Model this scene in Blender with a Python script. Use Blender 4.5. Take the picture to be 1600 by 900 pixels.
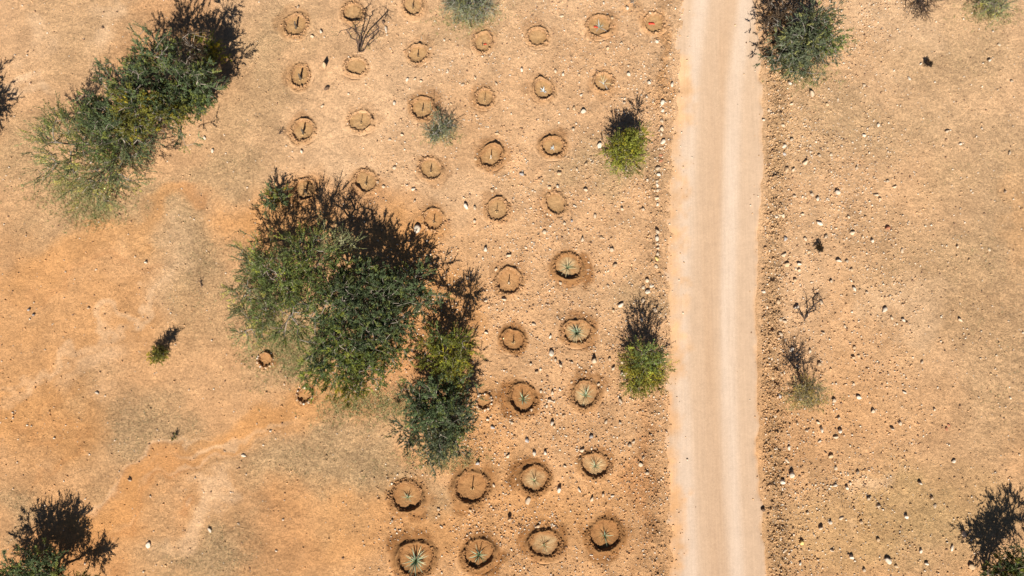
import bpy, math, random
import numpy as np
random.seed(5)
for _o in list(bpy.data.objects):
    bpy.data.objects.remove(_o)
SC = bpy.context.scene
COL = SC.collection

# ------------------------------------------------------------------ camera
H = 28.0; TILT = math.radians(5.0); HALF = 20.0 / 28.0
CAMP = np.array([0.0, -H * math.tan(TILT), H])
cam_d = bpy.data.cameras.new('camera'); cam_d.sensor_width = 36.0
cam_d.lens = 36.0 / (2 * HALF); cam_d.clip_end = 2000.0; cam_d.clip_start = 0.1
cam = bpy.data.objects.new('camera', cam_d); COL.objects.link(cam)
cam.location = CAMP; cam.rotation_euler = (TILT, 0, 0)
SC.camera = cam
# ------------------------------------------------------------------ sky + sun
SUN_EL = math.radians(45.0); SHADOW_AZ = math.radians(4.0)   # shadows fall up the frame, a touch right
sdir = np.array([-math.sin(SHADOW_AZ) * math.cos(SUN_EL), -math.cos(SHADOW_AZ) * math.cos(SUN_EL), math.sin(SUN_EL)])
W = bpy.data.worlds.new('World'); SC.world = W; W.use_nodes = True
nt = W.node_tree; nt.nodes.clear()
sky = nt.nodes.new('ShaderNodeTexSky'); sky.sky_type = 'NISHITA'; sky.sun_disc = False
sky.altitude = 1900.0; sky.air_density = 0.55; sky.dust_density = 0.3; sky.sun_elevation = SUN_EL; sky.sun_rotation = math.atan2(sdir[0], sdir[1])
bg = nt.nodes.new('ShaderNodeBackground'); bg.inputs['Strength'].default_value = 0.05
wo = nt.nodes.new('ShaderNodeOutputWorld')
nt.links.new(sky.outputs[0], bg.inputs['Color']); nt.links.new(bg.outputs[0], wo.inputs['Surface'])
sd = bpy.data.lights.new('sun', 'SUN'); sd.energy = 5.0; sd.angle = math.radians(0.5); sd.color = (1.0, 0.95, 0.86)
so = bpy.data.objects.new('sun', sd); COL.objects.link(so)
from mathutils import Vector
so.rotation_euler = Vector(tuple(sdir)).to_track_quat('Z', 'Y').to_euler(); so.location = (0, 0, 40)
SC.view_settings.view_transform = 'Standard'; SC.view_settings.look = 'None'
SC.view_settings.gamma = 1.0; SC.view_settings.use_curve_mapping = False
SC.view_settings.exposure = 0.76

# ------------------------------------------------------------------ helpers
ct, st_ = math.cos(TILT), math.sin(TILT)
def at(px, py, z=0.0):
    """point of the place at height z that the photograph shows at (px, py)"""
    a = (px - 800.0) / 800.0 * HALF; b = (450.0 - py) / 800.0 * HALF
    d = np.array([a, b * ct + st_, b * st_ - ct])
    t = (z - CAMP[2]) / d[2]
    return CAMP + d * t
def atxy(px, py):
    a = (np.asarray(px, float) - 800.0) / 800.0 * HALF; b = (450.0 - np.asarray(py, float)) / 800.0 * HALF
    t = -H / (b * st_ - ct)
    return a * t, CAMP[1] + (b * ct + st_) * t
def topix(x, y, z=0.0):
    dx = x; dy = y - CAMP[1]; dz = z - H
    v = dy * ct + dz * st_; w = -( -dy * st_ + dz * ct)
    return 800 + dx / w / HALF * 800, 450 - v / w / HALF * 800
def tag(o, label=None, cat=None, group=None, kind=None):
    if label: o['label'] = label
    if cat: o['category'] = cat
    if group: o['group'] = group
    if kind: o['kind'] = kind
    return o
def empty(name, loc):
    o = bpy.data.objects.new(name, None); o.empty_display_size = 0.2
    o.location = tuple(float(v) for v in loc); COL.objects.link(o); return o
def npmesh(name, V, F, cols=None, smooth=False):
    """F: (n,3) or (n,4) int array; cols: (nverts,4) colour per vertex"""
    V = np.ascontiguousarray(V, dtype=np.float32); F = np.ascontiguousarray(F, dtype=np.int32)
    me = bpy.data.meshes.new(name); k = F.shape[1]
    me.vertices.add(len(V)); me.vertices.foreach_set('co', V.ravel())
    me.loops.add(F.size); me.loops.foreach_set('vertex_index', F.ravel())
    me.polygons.add(len(F))
    me.polygons.foreach_set('loop_start', np.arange(0, F.size, k, dtype=np.int32))
    if smooth: me.polygons.foreach_set('use_smooth', np.ones(len(F), dtype=bool))
    me.update(calc_edges=True)
    if cols is not None:
        ca = me.color_attributes.new('Col', 'FLOAT_COLOR', 'POINT')
        ca.data.foreach_set('color', np.ascontiguousarray(cols, dtype=np.float32).ravel())
    me.validate()
    return me
def link(name, me, mat, parent=None, loc=None):
    o = bpy.data.objects.new(name, me); COL.objects.link(o)
    if mat is not None and len(me.materials) == 0: me.materials.append(mat)
    if parent is not None: o.parent = parent
    if loc is not None: o.location = tuple(float(v) for v in loc)
    return o

# value noise, numpy
_NR = np.random.default_rng(11); _LAT = _NR.random((8, 256, 256)).astype(np.float32)
def vnoise(x, y, scale, seed=0):
    L = _LAT[seed % 8]; u = np.asarray(x) / scale + 37.3 * (seed + 1); v = np.asarray(y) / scale + 91.7 * (seed + 1)
    iu = np.floor(u).astype(int); iv = np.floor(v).astype(int); fu = u - iu; fv = v - iv
    fu = fu * fu * (3 - 2 * fu); fv = fv * fv * (3 - 2 * fv)
    a = L[iu % 256, iv % 256]; b = L[(iu + 1) % 256, iv % 256]; c = L[iu % 256, (iv + 1) % 256]; d = L[(iu + 1) % 256, (iv + 1) % 256]
    return (a * (1 - fu) + b * fu) * (1 - fv) + (c * (1 - fu) + d * fu) * fv
def fbm(x, y, scale, seed=0, oct=4, gain=0.5):
    s = 0; a = 1.0; t = 0
    for k in range(oct):
        s = s + a * vnoise(x, y, scale / 2 ** k, seed + k); t += a; a *= gain
    return s / t
def sstep(a, b, x):
    t = np.clip((x - a) / (b - a), 0, 1); return t * t * (3 - 2 * t)

# ------------------------------------------------------------------ materials
def newmat(name):
    m = bpy.data.materials.new(name); m.use_nodes = True
    nt = m.node_tree; p = nt.nodes['Principled BSDF']
    return m, nt, p
def mnode(nt, op, a, b=None, clamp=False):
    n = nt.nodes.new('ShaderNodeMath'); n.operation = op; n.use_clamp = clamp
    for i, v in enumerate((a, b)):
        if v is None: continue
        if hasattr(v, 'is_linked') or hasattr(v, 'links'): nt.links.new(v, n.inputs[i])
        else: n.inputs[i].default_value = v
    return n.outputs[0]
def noise(nt, scale, detail=3, rough=0.55, vec=None):
    n = nt.nodes.new('ShaderNodeTexNoise'); n.inputs['Scale'].default_value = scale
    n.inputs['Detail'].default_value = detail; n.inputs['Roughness'].default_value = rough
    if vec is not None: nt.links.new(vec, n.inputs['Vector'])
    return n.outputs['Fac']
def geo_pos(nt):
    return nt.nodes.new('ShaderNodeNewGeometry').outputs['Position']
def soil_mat(name, grain=0.5, bump=0.6, streak=False, bumpd=0.03):
    m, nt, p = newmat(name); pos = geo_pos(nt)
    at_ = nt.nodes.new('ShaderNodeAttribute'); at_.attribute_name = 'Col'
    f1 = noise(nt, 9.0, 5, 0.8, pos); f2 = noise(nt, 45.0, 3, 0.7, pos); f3 = noise(nt, 2.2, 4, 0.6, pos)
    s = mnode(nt, 'MULTIPLY', mnode(nt, 'SUBTRACT', f1, 0.5), 0.9 * grain)
    s = mnode(nt, 'ADD', s, mnode(nt, 'MULTIPLY', mnode(nt, 'SUBTRACT', f2, 0.5), 1.3 * grain))
    s = mnode(nt, 'ADD', s, mnode(nt, 'MULTIPLY', mnode(nt, 'SUBTRACT', f3, 0.5), 0.22))
    if streak:
        mp = nt.nodes.new('ShaderNodeMapping'); mp.inputs['Scale'].default_value = (9.0, 0.3, 1.0); nt.links.new(pos, mp.inputs['Vector'])
        s = mnode(nt, 'ADD', s, mnode(nt, 'MULTIPLY', mnode(nt, 'SUBTRACT', noise(nt, 1.3, 5, 0.7, mp.outputs[0]), 0.5), 0.36))
    else:
        s = mnode(nt, 'MULTIPLY', s, mnode(nt, 'ADD', at_.outputs['Alpha'], 0.55))
    s = mnode(nt, 'MAXIMUM', mnode(nt, 'ADD', s, 1.0), 0.3)
    mx = nt.nodes.new('ShaderNodeVectorMath'); mx.operation = 'SCALE'
    nt.links.new(at_.outputs['Color'], mx.inputs[0]); nt.links.new(s, mx.inputs['Scale'])
    nt.links.new(mx.outputs[0], p.inputs['Base Color'])
    p.inputs['Roughness'].default_value = 0.95; p.inputs['Specular IOR Level'].default_value = 0.1
    bm = nt.nodes.new('ShaderNodeBump'); bm.inputs['Strength'].default_value = bump; bm.inputs['Distance'].default_value = bumpd
    h = mnode(nt, 'ADD', mnode(nt, 'MULTIPLY', f1, 0.6), mnode(nt, 'MULTIPLY', f2, 0.5))
    if not streak: h = mnode(nt, 'MULTIPLY', h, mnode(nt, 'ADD', at_.outputs['Alpha'], 0.4))
    nt.links.new(h, bm.inputs['Height']); nt.links.new(bm.outputs[0], p.inputs['Normal'])
    return m
M_GROUND = soil_mat('desert_soil', 2.1, 1.0, bumpd=0.10)
M_BASIN = soil_mat('dug_soil', 1.0, 1.0, bumpd=0.05)
M_ROAD = soil_mat('packed_sand', 0.45, 0.6, True, 0.02)
def leaf_mat():
    m, nt, p = newmat('leaf'); a = nt.nodes.new('ShaderNodeAttribute'); a.attribute_name = 'Col'
    nt.links.new(a.outputs['Color'], p.inputs['Base Color']); p.inputs['Roughness'].default_value = 0.6
    p.inputs['Specular IOR Level'].default_value = 0.25
    tr = nt.nodes.new('ShaderNodeBsdfTranslucent'); nt.links.new(a.outputs['Color'], tr.inputs['Color'])
    mx = nt.nodes.new('ShaderNodeMixShader'); mx.inputs[0].default_value = 0.3
    nt.links.new(p.outputs[0], mx.inputs[1]); nt.links.new(tr.outputs[0], mx.inputs[2])
    nt.links.new(mx.outputs[0], nt.nodes['Material Output'].inputs['Surface'])
    return m
M_LEAF = leaf_mat()
def attr_mat(name, rough=0.9, grain=0.5, scale=25, bump=0.4):
    m, nt, p = newmat(name); a = nt.nodes.new('ShaderNodeAttribute'); a.attribute_name = 'Col'; pos = geo_pos(nt)
    f = noise(nt, scale, 3, 0.65, pos)
    mx = nt.nodes.new('ShaderNodeVectorMath'); mx.operation = 'SCALE'
    nt.links.new(a.outputs['Color'], mx.inputs[0]); nt.links.new(mnode(nt, 'ADD', mnode(nt, 'MULTIPLY', f, grain), 1 - grain / 2), mx.inputs['Scale'])
    nt.links.new(mx.outputs[0], p.inputs['Base Color']); p.inputs['Roughness'].default_value = rough
    p.inputs['Specular IOR Level'].default_value = 0.2
    b = nt.nodes.new('ShaderNodeBump'); b.inputs['Strength'].default_value = bump; b.inputs['Distance'].default_value = 0.02
    nt.links.new(f, b.inputs['Height']); nt.links.new(b.outputs[0], p.inputs['Normal'])
    return m
M_PEB = attr_mat('gravel_mix'); M_BARK = attr_mat('bark', 0.9, 0.6, 40); M_GRASS = attr_mat('dry_grass', 0.9, 0.2, 5, 0)
def flat_mat(name, col, var=0.3, rough=0.85, scale=18, bump=0.5):
    """stone-like colour with grain; every object shifts its own tone a little"""
    m, nt, p = newmat(name); pos = geo_pos(nt); f = noise(nt, scale, 4, 0.6, pos)
    oi = nt.nodes.new('ShaderNodeObjectInfo')
    s = mnode(nt, 'ADD', mnode(nt, 'MULTIPLY', mnode(nt, 'SUBTRACT', f, 0.5), var * 1.6), mnode(nt, 'ADD', mnode(nt, 'MULTIPLY', oi.outputs['Random'], var), 1 - var * 0.5))
    rgb = nt.nodes.new('ShaderNodeRGB'); rgb.outputs[0].default_value = (*col, 1)
    mx = nt.nodes.new('ShaderNodeVectorMath'); mx.operation = 'SCALE'
    nt.links.new(rgb.outputs[0], mx.inputs[0]); nt.links.new(s, mx.inputs['Scale'])
    nt.links.new(mx.outputs[0], p.inputs['Base Color']); p.inputs['Roughness'].default_value = rough
    p.inputs['Specular IOR Level'].default_value = 0.25
    if bump:
        b = nt.nodes.new('ShaderNodeBump'); b.inputs['Strength'].default_value = bump; b.inputs['Distance'].default_value = 0.02
        nt.links.new(f, b.inputs['Height']); nt.links.new(b.outputs[0], p.inputs['Normal'])
    return m
MS = {'pale': flat_mat('pale_stone', (0.47, 0.35, 0.235)), 'white': flat_mat('white_stone', (0.57, 0.47, 0.36)),
      'tan': flat_mat('tan_stone', (0.46, 0.31, 0.18)), 'red': flat_mat('red_stone', (0.36, 0.15, 0.08)),
      'dark': flat_mat('dark_stone', (0.13, 0.08, 0.05)), 'grey': flat_mat('grey_stone', (0.34, 0.30, 0.27)),
      'yellow': flat_mat('ochre_stone', (0.62, 0.44, 0.16))}
M_STAKE = flat_mat('stake_wood', (0.12, 0.08, 0.05), 0.4, 0.8, 60)
M_STUB = flat_mat('stub_bark', (0.09, 0.07, 0.05), 0.4, 0.8, 40)
M_AG = {'green': flat_mat('agave_green', (0.125, 0.185, 0.085), 0.45, 0.5, 8, 0), 'blue': flat_mat('agave_blue', (0.29, 0.35, 0.22), 0.35, 0.5, 8, 0),
        'pale': flat_mat('agave_pale', (0.50, 0.55, 0.55), 0.3, 0.5, 8, 0), 'straw': flat_mat('agave_dry', (0.50, 0.40, 0.22), 0.4, 0.8, 8, 0)}
M_RIBBON = flat_mat('red_plastic', (0.65, 0.07, 0.04), 0.15, 0.5, 10, 0)

# ------------------------------------------------------------------ colours of the soil (albedo)
TAN = np.array([0.515, 0.306, 0.163]); ORANGE = np.array([0.490, 0.246, 0.098]); PALE = np.array([0.575, 0.382, 0.232])
STRAW = np.array([0.432, 0.293, 0.163]); RED = np.array([0.40, 0.185, 0.075]); DAMP = np.array([0.235, 0.112, 0.042])
OCHRE = np.array([0.42, 0.27, 0.125]); PINK = np.array([0.50, 0.310, 0.172]); RIM = np.array([0.23, 0.115, 0.045])
# (px, py, half width, half height, angle deg, colour, strength, roughness)
PATCH = [
 # dry-grass areas
 (400,110,90,170,5,STRAW,.45,.8),(180,340,130,60,10,STRAW,.6,.9),(310,430,80,90,0,STRAW,.7,.9),(230,680,150,70,15,STRAW,.65,1.),
 (520,740,120,70,0,STRAW,.75,.9),(350,865,110,50,0,STRAW,.75,1.),(60,230,80,60,0,STRAW,.5,.8),(150,60,120,70,0,STRAW,.35,.7),
 (350,270,70,40,-15,STRAW,.5,.8),(620,745,60,40,0,STRAW,.6,.9),(1450,400,110,80,25,STRAW,.36,1.),(1550,560,110,190,0,STRAW,.36,1.),
 (1500,60,130,70,0,STRAW,.45,.9),(1420,180,160,70,10,STRAW,.25,.9),(1570,300,90,110,0,STRAW,.45,.8),(960,270,90,35,10,STRAW,.6,.8),
 (970,455,70,40,-10,STRAW,.55,.8),(1470,830,80,60,20,STRAW,.5,.9),(440,40,60,60,0,STRAW,.3,.7),(30,780,60,40,0,STRAW,.6,.9),
 (720,30,90,50,0,STRAW,.4,.7),(450,530,90,50,10,STRAW,.6,.9),(560,660,80,40,0,STRAW,.6,.9),(1300,200,120,60,0,STRAW,.35,.8),(880,280,60,25,0,STRAW,.4,.7),
 # bare orange soil
 (100,400,120,45,-15,ORANGE,.7,.2),(130,500,170,70,-10,ORANGE,.55,.3),(60,640,80,70,0,ORANGE,.75,.4),(310,312,45,16,-25,RED,.5,.2),
 (245,345,70,22,-20,ORANGE,.6,.2),(290,735,190,38,-27,ORANGE,.75,.15),(240,775,120,36,-30,RED,.35,.15),(190,800,70,45,-20,ORANGE,.7,.2),
 (450,850,70,50,0,RED,.38,.35),(420,640,80,30,-20,ORANGE,.8,.3),(520,620,60,40,0,ORANGE,.6,.3),(650,390,70,60,30,ORANGE,.8,.3),
 (690,480,60,130,0,ORANGE,.75,.3),(640,560,80,80,0,RED,.5,.3),(470,350,110,60,0,ORANGE,.8,.3),(560,330,60,40,0,RED,.4,.3),(270,60,100,80,20,RED,.45,.3),
 (770,690,70,70,0,ORANGE,.45,.4),(600,830,120,60,0,ORANGE,.5,.3),(760,820,220,80,0,ORANGE,.4,.3),(900,780,130,60,0,ORANGE,.35,.3),
 (1300,820,150,80,0,OCHRE,.45,.5),(1310,330,140,90,0,PINK,.6,.5),(1300,640,150,90,0,ORANGE,.25,.5),(1480,800,120,70,0,OCHRE,.5,.6),
 (1018,760,16,150,1,RED,.5,.7),(1022,100,14,90,-3,ORANGE,.5,.6),(100,830,90,50,0,RED,.6,.3),(1580,340,40,90,0,ORANGE,.3,.3),
 # runoff streaks
 (250,715,130,7,-28,PALE,.55,.2),(300,765,140,7,-30,RED,.45,.2),(205,745,100,6,-26,RED,.4,.2),(365,695,110,8,-28,PALE,.6,.2),(340,740,120,6,-27,PALE,.45,.2),(150,430,120,7,-12,RED,.3,.2),(120,540,130,9,-35,PALE,.45,.2),(220,470,100,7,-30,PALE,.4,.2),(60,690,80,8,-60,RED,.3,.3),
 # pale sand
 (150,60,26,28,0,PALE,.8,.2),(30,60,30,26,0,PALE,.6,.2),(40,120,24,12,0,PALE,.9,.2),(330,800,80,18,-38,PALE,.6,.2),(265,435,50,60,20,PALE,.4,.3),
 (150,560,60,26,-40,PALE,.5,.3),(560,230,140,110,0,PALE,.35,.3),(620,120,110,80,0,PALE,.35,.3),(900,40,160,50,0,PALE,.3,.4),(1400,40,60,40,0,PALE,.6,.2),
 (1250,450,70,90,0,PALE,.35,.3),(720,300,110,40,0,PALE,.4,.4),(1440,455,60,30,20,PALE,.5,.3),(1370,770,40,16,0,PALE,.5,.2),(530,270,60,40,0,PALE,.4,.3),
]
def soil(x, y):
    """albedo (n,3) and roughness (n) of the soil at world x, y"""
    px, py = topix(x, y)
    n1 = fbm(x, y, 2.6, 1, 4) - 0.5; n2 = fbm(x, y, 2.6, 3, 4) - 0.5
    c = np.tile(TAN, (len(x), 1)).astype(float)
    # vignette and hot spot painted into soil colour: paler top right, redder down left
    g = np.clip((py - 450) / 900 * 0.8 + (700 - px) / 1600 * 0.45 + n1 * 0.5, -0.6, 0.6)
    c = c + np.where(g > 0, g, 0)[:, None] * (ORANGE - TAN) * 0.85 + np.where(g < 0, -g, 0)[:, None] * (PALE - TAN) * 0.9
    rough = np.full(len(x), 0.38) + n2 * 0.3
    n3 = fbm(x, y, 0.9, 5, 4) - 0.5; n4 = fbm(x, y, 0.35, 2, 3) - 0.5; n6 = fbm(x, y, 1.1, 0, 4) - 0.5
    qx = px + n1 * 150 + n3 * 80; qy = py + n2 * 150 + n6 * 80
    for (cx, cy, rx, ry, ang, col, s, rg) in PATCH:
        sel = np.abs(px - cx) < 1.9 * max(rx, ry) + 80
        sel &= np.abs(py - cy) < 1.9 * max(rx, ry) + 80
        if not sel.any(): continue
        a = math.radians(ang); dx = qx[sel] - cx; dy = qy[sel] - cy
        u = (dx * math.cos(a) + dy * math.sin(a)) / rx; v = (-dx * math.sin(a) + dy * math.cos(a)) / ry
        d = np.sqrt(u * u + v * v); m = (1 - sstep(0.30, 1.50, d)) * s
        c[sel] = c[sel] * (1 - m[:, None]) + col * m[:, None]
        rough[sel] = rough[sel] * (1 - m) + rg * m
    # freshly dug damp soil thrown out round the basins
    n5 = fbm(x, y, 0.55, 7, 4) - 0.5
    for q, ((bx, by), r) in enumerate(zip(B_XY, B_R)):
        sel = (np.abs(x - bx) < 2.7 * r) & (np.abs(y - by) < 2.7 * r)
        if not sel.any(): continue
        a = B_SP[q]; dx = x[sel] - bx - math.cos(a) * r * .28; dy = y[sel] - by - math.sin(a) * r * .28
        d = np.hypot(dx, dy) / r + n5[sel] * 1.5
        m = (1 - sstep(1.15, 1.7, d)) * min(1.0, .12 + BAS[q][4] * 1.0) * np.clip(1.0 + n2[sel] * 1.2, .4, 1)
        c[sel] = c[sel] * (1 - m[:, None]) + (DAMP * .7 + RED * .3) * m[:, None]; rough[sel] = rough[sel] * (1 - m) + .55 * m
    # mottling
    c = c * (1 + n3 * 0.34 + n4 * 0.34)[:, None]
    lum = c @ np.array([.3, .59, .11]); c = lum[:, None] + (c - lum[:, None]) * 1.04
    return np.clip(c, 0.01, 0.95), np.clip(rough, 0.05, 1.0)

# ------------------------------------------------------------------ the dirt road's edges (photo pixels -> ground lines)
def poly(pts, extend=True):
    w = [at(px, py) for px, py in pts]; ys = np.array([p[1] for p in w]); xs = np.array([p[0] for p in w])
    o = np.argsort(ys); return ys[o], xs[o]
def pline(pl, y):
    ys, xs = pl; y = np.asarray(y, float); r = np.interp(y, ys, xs)
    return r
RL = poly([(1069,0),(1060,127),(1054,250),(1050,380),(1047,500),(1049,650),(1051,780),(1056,900)])
RR = poly([(1184,0),(1192,90),(1197,160),(1195,260),(1190,360),(1188,480),(1188,600),(1190,700),(1194,800),(1201,900)])
W1 = poly([(1095,0),(1079,127),(1074,250),(1069,400),(1064,500),(1066,620),(1072,760),(1080,900)])     # left wheel track centre
W2 = poly([(1166,0),(1149,127),(1143,250),(1139,400),(1137,500),(1139,620),(1143,760),(1152,900)])     # right wheel track centre

# ------------------------------------------------------------------ planting basins: px, py, ring radius px, content, dampness, style
BAS = [
 (650,874,29,'agave_big',.9),(748,866,24,'agave_mid',.9),(850,850,24,'agave_small',.9),(945,836,26,'agave_mid',1.),
 (637,776,25,'agave_mid',.7),(738,761,27,'stick',.8),(835,749,23,'agave_small',.9),(930,727,22,'agave_mid2',.6),
 (756,628,12,'stones',.4),(817,622,23,'agave_mid',.9),(915,617,22,'agave_mid2',.6),
 (802,532,19,'stake',.8),(901,519,22,'agave_big2',.6),
 (795,440,22,'stake_pale',.35),(887,417,23,'agave_mid2',.8),
 (678,343,18,'stake',.2),(776,328,19,'stake_thin',.3),(868,318,18,'bare',.25),
 (477,297,19,'stub',.4),(572,284,19,'stake',.3),(673,264,19,'stake',.25),(767,244,20,'stake_pale',.6),(864,229,19,'seedling_pale',.5),
 (473,204,19,'stub',.3),(564,189,19,'stake_thin',.15),(660,169,20,'stake',.4),(757,154,16,'stake_thin',.3),(849,140,18,'seedling_pale',.2),(943,128,17,'seedling_thin',.2),
 (469,119,18,'stub',.3),(557,104,17,'bare',.15),(653,84,17,'stake',.2),(754,67,17,'ribbon_small',.25),(840,58,17,'bare',.2),(936,41,20,'seedling_red',.3),(1022,37,18,'ribbon',.2),
 (462,39,20,'stub',.3),(552,20,18,'bare',.3),(645,8,18,'stake',.2),
 (415,562,12,'stones',.5),(476,618,12,'stones',.5),
]
B_XY = np.array([at(b[0], b[1])[:2] for b in BAS]); B_R = np.array([b[2] * 0.0240 for b in BAS]); B_SP = np.random.default_rng(8).random(len(BAS)) * 6.283

# ------------------------------------------------------------------ terrain height
def zone(x, y):
    """masks: berm right of road, berm left of road, near-basin"""
    xr = pline(RR, y); xl = pline(RL, y)
    br = np.exp(-((x - xr - 0.45) / 0.33) ** 2); bl = np.exp(-((x - xl + 0.75) / 0.40) ** 2)
    return br, bl, xl, xr
def groundz(x, y, rough=None):
    br, bl, xl, xr = zone(x, y)
    z = (fbm(x, y, 7.0, 2, 3) - 0.5) * 0.06
    far = np.maximum(np.abs(x) - 26, np.abs(y) - 18); z = z + np.clip(far, 0, 400) * 0.0 + np.where(far > 0, (fbm(x, y, 40, 4, 3) - .5) * np.clip(far / 40, 0, 1) * 2.0, 0)
    nb = np.ones_like(x)
    for (bx, by), r in zip(B_XY, B_R):
        s = (np.abs(x - bx) < 2.4 * r) & (np.abs(y - by) < 2.4 * r)
        if s.any():
            d = np.hypot(x[s] - bx, y[s] - by) / r
            nb[s] = np.minimum(nb[s], sstep(1.2, 1.6, d))
    rf = 0.45 if rough is None else rough
    fine = (fbm(x, y, 0.20, 6, 3, 0.9) - 0.5) * (0.022 + 0.095 * rf)
    z = z + fine * nb
    cl = np.clip(fbm(x, y, 0.34, 1, 3, 0.75) - 0.40, 0, 1)
    z = z + br * (0.035 + 0.42 * cl) + bl * (0.01 + 0.2 * cl) * nb
    road = sstep(xl - 0.05, xl + 0.35, x) * (1 - sstep(xr - 0.35, xr + 0.02, x))
    z = z * (1 - road) - 0.06 * road
    return z, nb
def groundz_smooth(x, y):
    x = np.atleast_1d(np.asarray(x, float)); y = np.atleast_1d(np.asarray(y, float))
    return (fbm(x, y, 7.0, 2, 3) - 0.5) * 0.06

def gridmesh(name, xs, ys, X, Y, Z, cols):
    ny, nx = X.shape
    V = np.stack([X.ravel(), Y.ravel(), Z.ravel()], 1)
    i = np.arange(ny - 1)[:, None] * nx + np.arange(nx - 1)[None, :]
    F = np.stack([i, i + 1, i + nx + 1, i + nx], -1).reshape(-1, 4)
    return npmesh(name, V, F, cols, smooth=True)
def axis(a, b, step, far):
    core = np.arange(a, b + 1e-6, step); g = [step]
    while sum(g) < far: g.append(g[-1] * 1.35)
    g = np.cumsum(g); return np.concatenate([a - g[::-1], core, core[-1] + g])
xs = axis(-22.3, 22.3, 0.058, 420.0); ys = axis(-12.5, 14.0, 0.058, 420.0)
X, Y = np.meshgrid(xs, ys); fx, fy = X.ravel(), Y.ravel()
sc_, rg_ = soil(fx, fy)
gz, nb_ = groundz(fx, fy, rg_)
br, bl, _, _ = zone(fx, fy)
sc_ = sc_ * (1 - 0.35 * br[:, None]) + np.array([0.43, 0.265, 0.125]) * 0.35 * br[:, None]
rg_ = np.clip(rg_ + 0.6 * br + 0.4 * bl, 0, 1)
for (bx, by), r in zip(B_XY, B_R):          # the sheet passes below the dug basins
    s = np.hypot(fx - bx, fy - by) < 1.25 * r; gz[s] = -0.35
ground = link('ground', gridmesh('ground', xs, ys, X, Y, gz.reshape(X.shape), np.concatenate([sc_, rg_[:, None]], 1)), M_GROUND)
tag(ground, 'sandy tan and orange desert ground with straw-coloured patches', None, None, 'structure')

# ------------------------------------------------------------------ road
ry = axis(-13, 14.6, 0.1, 420.0); tt = np.linspace(-0.16, 1.09, 56)
RY, TT = np.meshgrid(ry, tt, indexing='ij')
xl = pline(RL, ry)[:, None]; xr = pline(RR, ry)[:, None]
RX = xl + (xr - xl) * TT
en = ((fbm(RX.ravel(), RY.ravel(), 0.5, 3, 4) - 0.5) * 1.1 + (fbm(RX.ravel(), RY.ravel(), 2.4, 6, 3) - .5) * .9).reshape(RX.shape)
dl = (RX - xl); dr = (xr - RX)
edge = np.minimum(dl + 0.25, dr)
w1 = pline(W1, ry)[:, None]; w2 = pline(W2, ry)[:, None]
ww = 0.36
t1 = np.exp(-np.abs((RX - w1) / (ww * 0.95)) ** 3); t2 = np.exp(-np.abs((RX - w2) / (ww * 0.9)) ** 3)
RZ = 0.02 + 0.012 * np.exp(-((RX - (w1 + w2) / 2) / 0.45) ** 2) - 0.018 * (t1 + t2)
RZ = RZ + (fbm(RX.ravel(), RY.ravel(), 0.8, 5, 3).reshape(RX.shape) - .5) * 0.015
RZ = RZ - sstep(0.25, -0.30, edge + en * 0.5) * 0.11
base = np.array([0.47, 0.335, 0.226]); lite = np.array([0.530, 0.412, 0.312]); mid = np.array([0.44, 0.296, 0.186])
ln = (fbm(RX.ravel() * 3, RY.ravel() * 0.18, 0.9, 1, 3) - .5).reshape(RX.shape)
m12 = np.clip(t1 * 0.9 + t2, 0, 1) * np.clip(0.85 + ln * 0.9, 0, 1)
mm = np.exp(-((RX - (w1 + w2) / 2 - 0.2) / 0.5) ** 2) * np.clip(0.7 + ln, 0, 1)
rc = base + m12[..., None] * (lite - base) + mm[..., None] * (mid - base) * (1 - m12[..., None])
ppx, ppy = topix(RX.ravel(), RY.ravel()); warm = np.clip((ppy.reshape(RX.shape) - 250) / 650, -0.4, 1.0)
rc = rc * (1 - 0.07 * warm[..., None] * np.array([0.8, 1.0, 1.1]))
sc2, _ = soil(RX.ravel(), RY.ravel()); sc2 = sc2.reshape(rc.shape)
eb = sstep(0.75, -0.05, edge + en * 1.3)[..., None]
eb = np.where((dr < dl)[..., None], sstep(0.22, -0.05, edge + en * 0.35)[..., None], eb)
rc = rc * np.array([.97, .955, .955]); rc = rc * (1 - eb) + sc2 * eb
rcol = np.concatenate([rc.reshape(-1, 3), np.full((rc.shape[0] * rc.shape[1], 1), .3)], 1)
rme = gridmesh('road', tt, ry, RX, RY, RZ, rcol)
tag(link('road', rme, M_ROAD), 'pale packed dirt track with two lighter wheel tracks', None, None, 'structure')

# ------------------------------------------------------------------ basic solids
def ico():
    t = (1 + 5 ** .5) / 2
    v = np.array([(-1,t,0),(1,t,0),(-1,-t,0),(1,-t,0),(0,-1,t),(0,1,t),(0,-1,-t),(0,1,-t),(t,0,-1),(t,0,1),(-t,0,-1),(-t,0,1)], float)
    v /= np.linalg.norm(v[0])
    f = np.array([(0,11,5),(0,5,1),(0,1,7),(0,7,10),(0,10,11),(1,5,9),(5,11,4),(11,10,2),(10,7,6),(7,1,8),(3,9,4),(3,4,2),(3,2,6),(3,6,8),(3,8,9),(4,9,5),(2,4,11),(6,2,10),(8,6,7),(9,8,1)])
    return v, f
IV, IF = ico()
def icosub():
    V = [tuple(v) for v in IV]; F = []; cache = {}
    def mid(a, b):
        k = (min(a, b), max(a, b))
        if k not in cache:
            m = (np.array(V[a]) + np.array(V[b])) / 2; m /= np.linalg.norm(m); V.append(tuple(m)); cache[k] = len(V) - 1
        return cache[k]
    for a, b, c in IF:
        ab, bc, ca = mid(a, b), mid(b, c), mid(c, a); F += [(a, ab, ca), (b, bc, ab), (c, ca, bc), (ab, bc, ca)]
    return np.array(V), np.array(F)
SV, SF = icosub()
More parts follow.
